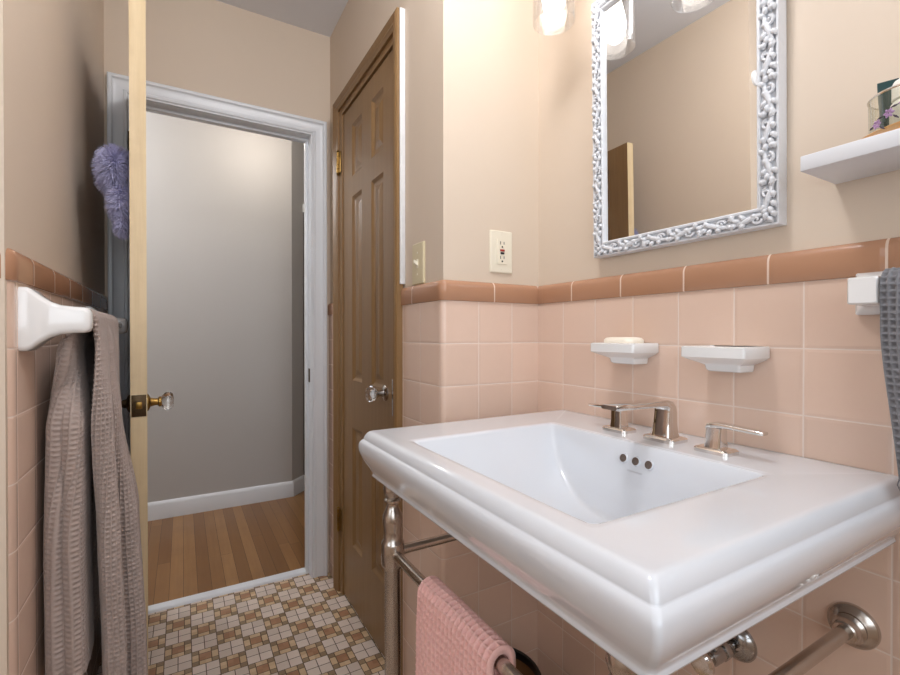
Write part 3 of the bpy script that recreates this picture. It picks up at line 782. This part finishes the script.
for th, z in ((165, .022), (186, .03), (208, .016), (230, .026), (255, .02), (145, .014)):
    a = math.radians(th); nn = Vector((math.cos(a), math.sin(a), 0)); tt = Vector((-math.sin(a), math.cos(a), 0)); c = Vector((jx, jy, j0+z))+nn*.0434
    for k in range(6):
        b = k*PI/3; dr = tt*math.cos(b)+Z_*math.sin(b)
        tube(bmf, [c+dr*.001, c+dr*.0035+nn*.0004, c+dr*.0062], [.0006, .0019, .0005], 6)
    for k in range(2):
        b = .8+k*2.2; dr = tt*math.cos(b)-Z_*abs(math.sin(b)); tube(bml, [c+dr*.006, c+dr*.010-nn*.0008, c+dr*.014-nn*.002], [.0005, .0014, .0004], 6)
obj('painted_flower', bmf, M['lilac'], jr); obj('painted_leaf', bml, M['leaf'], jr)
tb = thing('cosmetic_tube', 'dark green cosmetic tube standing in the glass jar', 'tube', (jx-.008, jy+.018, j0+.004))
tx, ty = jx+.006, jy+.0265
XT, YT = Vector((.955,.297,0)), Vector((-.297,.955,0))
bm = NB(); loft(bm, [((tx, ty, j0+.018), XT, YT, .0075, .0075, .0074), ((tx, ty, j0+.03), XT, YT, .0075, .0078, .0070), ((tx, ty, j0+.06), XT, YT, .0045, .0098, .004), ((tx, ty, j0+.078), XT, YT, .0012, .0108, .001), ((tx, ty, j0+.083), XT, YT, .0010, .0108, .001)]); obj('tube_body', bm, M['tube'], tb, angle=60)
bm = NB(); lathe(bm, [(.0072, .0045), (.0072, .017), (.006, .018)], (tx, ty, j0), (0,0,1), 24); obj('tube_cap', bm, M['black'], tb)
wb = thing('white_bottle', 'white plastic bottle with rounded cap standing in the glass jar', 'bottle', (jx, jy-.015, j0+.004))
bx_, by_ = jx-.012, jy-.0005
bm = NB(); lathe(bm, [(.010, .0045), (.0175, .007), (.0195, .012), (.0195, .032), (.0185, .038), (.016, .0415), (.0145, .043)], (bx_, by_, j0), (0,0,1), 32); obj('bottle_body', bm, M['wplastic'], wb)
bm = NB(); lathe(bm, [(.0150, .043), (.0175, .044), (.0175, .063), (.0155, .0675), (0, .0685)], (bx_, by_, j0), (0,0,1), 32); obj('bottle_cap', bm, M['wplastic'], wb)

# ------------------------------------------------------------------ switch and outlet
sw = thing('light_switch', 'ivory toggle light switch on the wall beside the closet door', 'light switch', (XBP, 1.15, 1.235))
sy, sz = 1.153, 1.2925
bm = NB(); loft(bm, [((XBP, sy, sz), Y_, Z_, .0355, .058, .003), ((XBP-.003, sy, sz), Y_, Z_, .0355, .058, .003), ((XBP-.006, sy, sz), Y_, Z_, .033, .0555, .003)]); obj('switch_plate', bm, M['ivory'], sw, angle=30)
bm = NB(); loft(bm, [((XBP-.006, sy, sz), Y_, Z_, .005, .012, .001), ((XBP-.0075, sy, sz), Y_, Z_, .005, .012, .001)]); loft(bm, [((XBP-.006, sy, sz-.001), Y_, Z_, .0042, .006, .001), ((XBP-.018, sy, sz+.006), Y_, Z_, .0032, .0045, .001)]); obj('toggle', bm, M['almond'], sw)
for dz in (-.030, .030):
    bm = NB(); lathe(bm, [(.0028, 0), (.0028, .0008), (0, .0014)], (XBP-.006, sy, sz+dz), (-1,0,0), 12); obj('screw', bm, M['almond'], sw)
ol = thing('wall_outlet', 'almond outlet plate with red and black test buttons above the cap tiles', 'outlet', (.7535, YP, 1.263))
ox, oz = .7535, 1.3197
bm = NB(); loft(bm, [((ox, YP, oz), X_, Z_, .0365, .0572, .003), ((ox, YP-.0035, oz), X_, Z_, .0365, .0572, .003), ((ox, YP-.006, oz), X_, Z_, .034, .0547, .003)]); obj('outlet_plate', bm, M['almond'], ol, angle=30)
bm = NB(); loft(bm, [((ox, YP-.0055, oz), X_, Z_, .0168, .0335, .002), ((ox, YP-.0085, oz), X_, Z_, .0165, .0332, .002)]); rc = obj('receptacle', bm, M['almond'], ol, angle=30)
for dz in (.0235, -.0155):
    for dx, hh in ((-.0058, .0042), (.0058, .0035)):
        bm = NB(); box(bm, ox+dx-.001, ox+dx+.001, YP-.0089, YP-.0083, oz+dz-hh, oz+dz+hh); obj('slot', bm, M['black'], rc)
    bm = NB(); lathe(bm, [(.0026, 0), (.0026, .0006), (0, .0006)], (ox, YP-.0083, oz+dz-.0105), (0,-1,0), 12); obj('ground_hole', bm, M['black'], rc)
bm = NB(); box(bm, ox-.0072, ox+.0072, YP-.0105, YP-.008, oz+.0008, oz+.0062, .0006); o = obj('test_button', bm, M['red'], rc); o['label'] = 'red button'
bm = NB(); box(bm, ox-.0060, ox+.0060, YP-.0105, YP-.008, oz-.0068, oz-.0016, .0006); o = obj('reset_button', bm, M['black'], rc); o['label'] = 'black button'
for dz in (-.0475, .0475):
    bm = NB(); lathe(bm, [(.0026, 0), (.0026, .0006), (0, .0012)], (ox, YP-.006, oz+dz), (0,-1,0), 12); obj('screw', bm, M['almond'], ol)

# ------------------------------------------------------------------ towel bar on the left wall
lb = thing('towel_bar', 'white ceramic towel bar on the left wall under the cap tiles', 'towel bar', (XL, 1.35, 1.123))
def post(y, parent, sgn, yw=.036):
    bm = NB(); z = 1.121; secs = []
    for d, hy, hz, dz in ((0, yw, .054, 0), (.010, yw, .054, 0), (.016, yw-.003, .050, 0), (.026, .028, .040, 0), (.038, .024, .031, 0), (.052, .0215, .0255, 0), (.07, .0205, .0235, 0), (.084, .020, .023, 0), (.091, .017, .020, 0), (.094, .011, .013, 0)):
        secs.append(((XL+d, y, z+dz), Y_, Z_, hy, hz, .010))
    loft(bm, secs); return obj('post', bm, M['cer'], parent, angle=60)
post(1.045, lb, 1); post(1.655, lb, -1)
BXc, BZc = XL+.074, 1.122
bm = NB(); tube(bm, [(BXc, 1.05, BZc), (BXc, 1.65, BZc)], .0095, 16); obj('bar', bm, M['cer'], lb, angle=50)

# ------------------------------------------------------------------ cloth
def cloth(name, P, m, cell, amp, parent=None, th=.0042, seed=1):
    """P: (rows, cols, 3) base surface; adds real waffle relief and thickness, returns an object"""
    P = P[:, ::-1]; R_, K_ = P.shape[:2]
    du = np.zeros((R_, K_)); du[:, 1:] = np.cumsum(np.linalg.norm(np.diff(P, axis=1), axis=2), axis=1)
    dw = np.zeros((R_, K_)); dw[1:] = np.cumsum(np.linalg.norm(np.diff(P, axis=0), axis=2), axis=0)
    U = np.broadcast_to(du.max(0)*0+np.linspace(0, du[:, -1].max(), K_), (R_, K_)); W = np.broadcast_to(np.mean(dw, axis=1)[:, None], (R_, K_))
    a = np.gradient(P, axis=1); b = np.gradient(P, axis=0); N = np.cross(a, b); N /= np.linalg.norm(N, axis=2, keepdims=True)+1e-12
    ridge = lambda x: np.abs(np.cos(PI*x/cell))**4
    jit = .0018*np.sin(U*37+W*11+seed)
    h = np.maximum(ridge(U+jit), .85*ridge(W+jit))
    Q = P + N*(amp*(h-.5))[..., None]; Bk = P - N*(th + amp*.6*h)[..., None]
    V = np.concatenate([Q.reshape(-1, 3), Bk.reshape(-1, 3)])
    i = np.arange(R_-1)[:, None]*K_+np.arange(K_-1)[None]; i = i.reshape(-1)
    f = np.stack([i, i+1, i+K_+1, i+K_], 1); o = R_*K_; g = np.stack([i+o, i+K_+o, i+K_+1+o, i+1+o], 1)
    rim = []
    top = np.arange(K_); bot = (R_-1)*K_+np.arange(K_); lf = np.arange(R_)*K_; rt = lf+K_-1
    for e, s in ((top, 1), (bot, -1), (lf, -1), (rt, 1)):
        x, y = e[:-1], e[1:]; q = np.stack([x, x+o, y+o, y], 1); rim.append(q if s > 0 else q[:, ::-1])
    Fc = np.concatenate([f, g]+rim)
    me = bpy.data.meshes.new(name); me.vertices.add(len(V)); me.vertices.foreach_set('co', V.reshape(-1).astype(np.float32))
    me.loops.add(len(Fc)*4); me.loops.foreach_set('vertex_index', Fc.reshape(-1).astype(np.int32))
    me.polygons.add(len(Fc)); me.polygons.foreach_set('loop_start', (np.arange(len(Fc))*4).astype(np.int32))
    me.update(calc_edges=True)
    uv = me.uv_layers.new(name='UVMap'); UV = np.stack([np.tile(U.reshape(-1), 2), np.tile(W.reshape(-1), 2)], 1)[Fc.reshape(-1)]
    uv.data.foreach_set('uv', UV.reshape(-1).astype(np.float32))
    return finish(name, me, m, parent, True, 180)

def spline(pts, n):
    """Catmull-Rom resampled to n points, even by arc length"""
    p = np.array(pts, float); q = np.vstack([2*p[0]-p[1], p, 2*p[-1]-p[-2]]); out = []
    for i in range(1, len(q)-2):
        t = np.linspace(0, 1, 24, endpoint=False)[:, None]
        a, b, c, d = q[i-1], q[i], q[i+1], q[i+2]
        out.append(.5*((2*b)+(-a+c)*t+(2*a-5*b+4*c-d)*t**2+(-a+3*b-3*c+d)*t**3))
    o = np.vstack(out+[p[-1:]]); l = np.concatenate([[0], np.cumsum(np.linalg.norm(np.diff(o, axis=0), axis=1))])
    s = np.linspace(0, l[-1], n); return np.stack([np.interp(s, l, o[:, k]) for k in range(p.shape[1])], 1)

def drape(bar, zb_back, zb_front, top_y, back_secs, front_secs, K_, step, rb):
    """back/front_secs: list of (z, [(x,y)...]) plan curves from the bar downward; bar=(x,z)"""
    bx, bz = bar
    topline = lambda x: np.stack([np.full(K_, x), np.linspace(*top_y, K_)], 1)
    def side(secs, zend, xtop):
        zs = [bz] + [s[0] for s in secs]; cs = [topline(xtop)] + [spline(s[1], K_) for s in secs]
        zz = np.arange(bz, zend, -step); rows = []
        zs_ = np.array(zs)
        for z in zz:
            i = max(0, min(len(zs)-2, int(np.searchsorted(-zs_, -z, side='right')-1))); t = (zs[i]-z)/(zs[i]-zs[i+1]); t = min(1, max(0, t)); t = t*t*(3-2*t)*.6+t*.4
            c = cs[i]*(1-t)+cs[i+1]*t
            rows.append(np.column_stack([c, np.full(K_, z)]))
        return rows
    back = side(back_secs, zb_back, bx-rb)[::-1]; front = side(front_secs, zb_front, bx+rb)
    arcr = []
    na = max(5, int(PI*abs(rb)/step))
    for k in range(1, na):
        a = PI-PI*k/na; arcr.append(np.column_stack([np.full(K_, bx+rb*math.cos(a)), np.linspace(*top_y, K_), np.full(K_, bz+abs(rb)*math.sin(a))]))
    return np.array(back+arcr+front)

RB = .0205
P = drape((BXc, BZc), .455, .12, (1.095, 1.40),
    [(1.06, [(-.198,1.105), (-.193,1.098), (-.187,1.105), (-.185,1.19), (-.190,1.26), (-.188,1.33), (-.189,1.40)]),
     (.92, [(-.219,1.150), (-.213,1.108), (-.202,1.094), (-.194,1.104), (-.185,1.088), (-.172,1.10), (-.172,1.20), (-.20,1.26), (-.178,1.32), (-.19,1.39)]),
     (.70, [(-.222,1.160), (-.218,1.110), (-.205,1.088), (-.193,1.104), (-.185,1.084), (-.173,1.10), (-.176,1.21), (-.205,1.26), (-.175,1.32), (-.19,1.39)]),
     (.45, [(-.220,1.160), (-.216,1.108), (-.203,1.084), (-.189,1.100), (-.180,1.080), (-.168,1.10), (-.172,1.21), (-.20,1.26), (-.17,1.32), (-.185,1.39)])],
    [(1.06, [(-.146,1.098), (-.138,1.10), (-.133,1.15), (-.141,1.19), (-.131,1.23), (-.139,1.29), (-.135,1.34), (-.140,1.395)]),
     (.92, [(-.153,1.100), (-.138,1.094), (-.121,1.112), (-.134,1.165), (-.123,1.170), (-.116,1.20), (-.130,1.25), (-.124,1.28), (-.134,1.34), (-.146,1.39)]),
     (.70, [(-.146,1.125), (-.131,1.092), (-.110,1.108), (-.136,1.175), (-.106,1.165), (-.086,1.19), (-.110,1.25), (-.092,1.29), (-.118,1.35), (-.14,1.385)]),
     (.45, [(-.140,1.135), (-.126,1.096), (-.101,1.108), (-.130,1.175), (-.098,1.160), (-.072,1.18), (-.100,1.25), (-.082,1.29), (-.115,1.35), (-.14,1.38)]),
     (.12, [(-.136,1.140), (-.122,1.094), (-.096,1.106), (-.126,1.175), (-.090,1.158), (-.064,1.18), (-.094,1.25), (-.078,1.29), (-.112,1.35), (-.14,1.38)])], 400, .0018, RB)
bt = cloth('bath_towel', P, M['greytowel'], .0095, .0060)
tag(bt, 'long grey brown waffle bath towel hanging over the white bar on the left wall', 'towel')
bm = NB()   # frayed hem of the back layer
hem = P[0]
for k in range(0, 400, 3):
    b = hem[k]; tube(bm, [(b[0], b[1], b[2]+.004), (b[0]+random.uniform(-.003, .003), b[1]+random.uniform(-.003, .001), b[2]-.006), (b[0]+random.uniform(-.006, .006), b[1]+random.uniform(-.006, .002), b[2]-random.uniform(.012, .02))], [.0012, .0009, .0004], 4)
obj('fringe', bm, M['greytowel'], bt)

# pink towel on the sink's front rail
P = drape((LX, LZ), .46, .36, (.702, .494),
    [(.60, [(LX+.021,.703), (LX+.021,.66), (LX+.022,.58), (LX+.021,.492)]), (.46, [(LX+.021,.706), (LX+.022,.66), (LX+.021,.58), (LX+.021,.488)])],
    [(.60, [(LX-.020,.708), (LX-.023,.66), (LX-.021,.61), (LX-.023,.56), (LX-.020,.492)]), (.36, [(LX-.022,.714), (LX-.030,.66), (LX-.024,.61), (LX-.030,.56), (LX-.024,.486)])], 180, .0013, -.0205)
pt_ = cloth('hand_towel', P, M['pinktowel'], .0125, .0075, th=.004)
tag(pt_, 'pink waffle hand towel folded over the front rail of the sink', 'towel')

# ceramic towel bar and hand towel on the right
rbk = thing('towel_holder', 'white ceramic towel bar on the mirror wall below the shelf', 'towel bar', (XS, .26, 1.157))
def block_post(y, parent):
    bm = NB()
    loft(bm, [((XS, y, 1.155), Y_, Z_, .031, .031, .003), ((XS-.008, y, 1.155), Y_, Z_, .031, .031, .003), ((XS-.014, y, 1.155), Y_, Z_, .026, .026, .004), ((XS-.022, y, 1.155), Y_, Z_, .0175, .0195, .003), ((XS-.070, y, 1.155), Y_, Z_, .0165, .0185, .003), ((XS-.078, y, 1.155), Y_, Z_, .0165, .0185, .003), ((XS-.0805, y, 1.155), Y_, Z_, .0145, .0165, .003)])
    return obj('post', bm, M['cer'], parent, angle=40)
block_post(.2615, rbk); block_post(-.20, rbk)
HBX, HBZ = XS-.058, 1.160
bm = NB(); box(bm, HBX-.0095, HBX+.0095, -.19, .25, HBZ-.0095, HBZ+.0095, .002); obj('bar', bm, M['cer'], rbk)
P = drape((HBX, HBZ), .915, .905, (.2425, .02),
    [(1.10, [(HBX+.020,.2425), (HBX+.022,.18), (HBX+.018,.12), (HBX+.02,.02)]), (.90, [(HBX+.018,.226), (HBX+.022,.18), (HBX+.016,.12), (HBX+.02,.03)])],
    [(1.10, [(HBX-.018,.2425), (HBX-.028,.20), (HBX-.018,.15), (HBX-.028,.10), (HBX-.02,.02)]), (.90, [(HBX-.016,.224), (HBX-.034,.19), (HBX-.018,.15), (HBX-.034,.10), (HBX-.02,.03)])], 190, .0014, -.0225)
ht = cloth('hand_towel', P, M['bluetowel'], .0095, .0048)
tag(ht, 'grey waffle hand towel hanging on the mirror wall below the shelf', 'towel')
bm = NB()
for row in (P[0], P[-1]):
    bm = NB()
    for k in range(0, 190, 2):
        b = row[k]; tube(bm, [(b[0], b[1], b[2]+.003), (b[0], b[1]+random.uniform(-.002, .002), b[2]-.006), (b[0]+random.uniform(-.003, .003), b[1]+random.uniform(-.004, .004), b[2]-random.uniform(.010, .016))], [.001, .0008, .0004], 4)
    obj('fringe', bm, M['bluetowel'], ht)

# ------------------------------------------------------------------ purple fluffy duster hanging behind the door
du_ = thing('fluffy_duster', 'purple fluffy duster hanging behind the open door', 'duster', (-.165, 1.50, 1.34))
def fluff(bm, c, rx, ry, rz, n, ln):
    for k in range(n):
        z = 1-2*(k+.5)/n; a = k*2.399963; r = math.sqrt(1-z*z); nn = Vector((r*math.cos(a), r*math.sin(a), z))
        b = Vector((c[0]+rx*nn.x, c[1]+ry*nn.y, c[2]+rz*nn.z)); nn = Vector((nn.x/rx, nn.y/ry, nn.z/rz)).normalized()
        j = Vector((random.gauss(0, .3), random.gauss(0, .3), random.gauss(0, .3)-.15)); d = (nn+j).normalized(); L = ln*random.uniform(.7, 1.2)
        s = d.orthogonal().normalized()*.0020; q = d.cross(s)
        b0 = b-nn*.004
        vs = [bm.verts.new(b0+s), bm.verts.new(b0-s*.5+q*.87), bm.verts.new(b0-s*.5-q*.87)]
        m_ = b0+d*L*.6-Z_*.003; ms = [bm.verts.new(m_+s*.55), bm.verts.new(m_-s*.3+q*.45), bm.verts.new(m_-s*.3-q*.45)]
        tip = bm.verts.new(b0+d*L-Z_*.007)
        for i in range(3):
            bm.faces.new((vs[i], vs[(i+1) % 3], ms[(i+1) % 3], ms[i])); bm.faces.new((ms[i], ms[(i+1) % 3], tip))
    t = bmesh.new(); bmesh.ops.create_icosphere(t, subdivisions=3, radius=1); merge(bm, t, Matrix.Translation(c) @ Matrix.Diagonal((rx, ry, rz, 1)))
DX, DYc = -.152, 1.50
bm = NB(); fluff(bm, (DX, DYc, 1.530), .028, .060, .050, 3600, .028); fluff(bm, (DX+.013, DYc-.012, 1.450), .020, .045, .048, 2200, .022); fluff(bm, (DX+.014, DYc-.014, 1.392), .013, .030, .030, 1000, .015)
obj('fluffy_head', bm, M['purple'], du_, smooth=False, recalc=False)
hk = DPT((HG.y-DYc)/abs(dv.y), 0, 1.64)
bm = NB(); tube(bm, [(DX+.004, DYc, 1.545), (DX+.014, DYc, 1.565), (hk.x-.008, DYc, 1.560), (hk.x-.002, DYc, 1.560)], .003, 8); lathe(bm, [(.009, 0), (.009, .002), (.005, .003)], (hk.x, DYc, 1.560), (-1,0,0), 14); obj('hanging_hook', bm, M['darkbrass'], du_)

# ------------------------------------------------------------------ shower rod, seen in the mirror
sr = thing('shower_rod', 'white shower curtain rod end on the wall, seen in the mirror', 'curtain rod', (-.285, .2, 2.12))
bm = NB(); tube(bm, [(-.285, YLP, 2.085), (-.285, -.75, 2.085)], .0125, 16); obj('rod', bm, M['white'], sr, angle=50)
bm = NB(); lathe(bm, [(.03, 0), (.03, .006), (.02, .012), (.0165, .03), (.0125, .03)], (-.285, YLP, 2.085), (0,-1,0), 28); obj('rod_flange', bm, M['white'], sr)

# ------------------------------------------------------------------ lights
def area(name, loc, rot, sx, sy, power, col):
    l = bpy.data.lights.new(name, 'AREA'); l.shape = 'RECTANGLE'; l.size = sx; l.size_y = sy; l.energy = power; l.color = col
    o = bpy.data.objects.new(name, l); C.objects.link(o); o.location = loc; o.rotation_euler = rot; return o
area('window_daylight', ((WX0+WX1)/2, -.95, (WZ0+WZ1)/2), (PI/2, 0, 0), WX1-WX0+.2, WZ1-WZ0+.2, 18, (.93, .97, 1))
area('side_fill', (-1.30, (VY0+VY1)/2, (VZ0+VZ1)/2), (PI/2, 0, -PI/2), VY1-VY0+.2, VZ1-VZ0+.2, 6, (.93, .97, 1))  # added fill from the tub side, brightens the area below the sink
def pointl(name, loc, power, col, r=.05):
    l = bpy.data.lights.new(name, 'POINT'); l.energy = power; l.color = col; l.shadow_soft_size = r
    o = bpy.data.objects.new(name, l); C.objects.link(o); o.location = loc; return o
pointl('hall_lamp', (.42, 2.74, 2.27), 5, (1, .90, .78), .03)
pointl('hall_lamp_far', (-.9, 2.7, 2.2), 27, (.98, .99, 1), .15)
pointl('overhead_fill', (.34, .55, 2.20), 16, (.98, .98, 1), .09)  # added point light without a fixture, lifts the left wall, passage and ceiling
w = bpy.data.worlds.new('sky'); bpy.context.scene.world = w; w.use_nodes = True
w.node_tree.nodes['Background'].inputs[0].default_value = (.75, .85, 1, 1); w.node_tree.nodes['Background'].inputs[1].default_value = 1.

# ------------------------------------------------------------------ camera
cd = bpy.data.cameras.new('camera'); cam = bpy.data.objects.new('camera', cd); C.objects.link(cam)
cam.location = (0, 0, 1.095); cam.rotation_euler = (PI/2-.0064, 0, -.5203)
cd.sensor_width = 36; cd.lens = 459.8/900*36; cd.shift_x = 3.88/900; cd.clip_start = .01
sc = bpy.context.scene; sc.camera = cam
sc.view_settings.view_transform = 'Standard'; sc.view_settings.look = 'None'; sc.view_settings.exposure = 0; sc.view_settings.gamma = 1
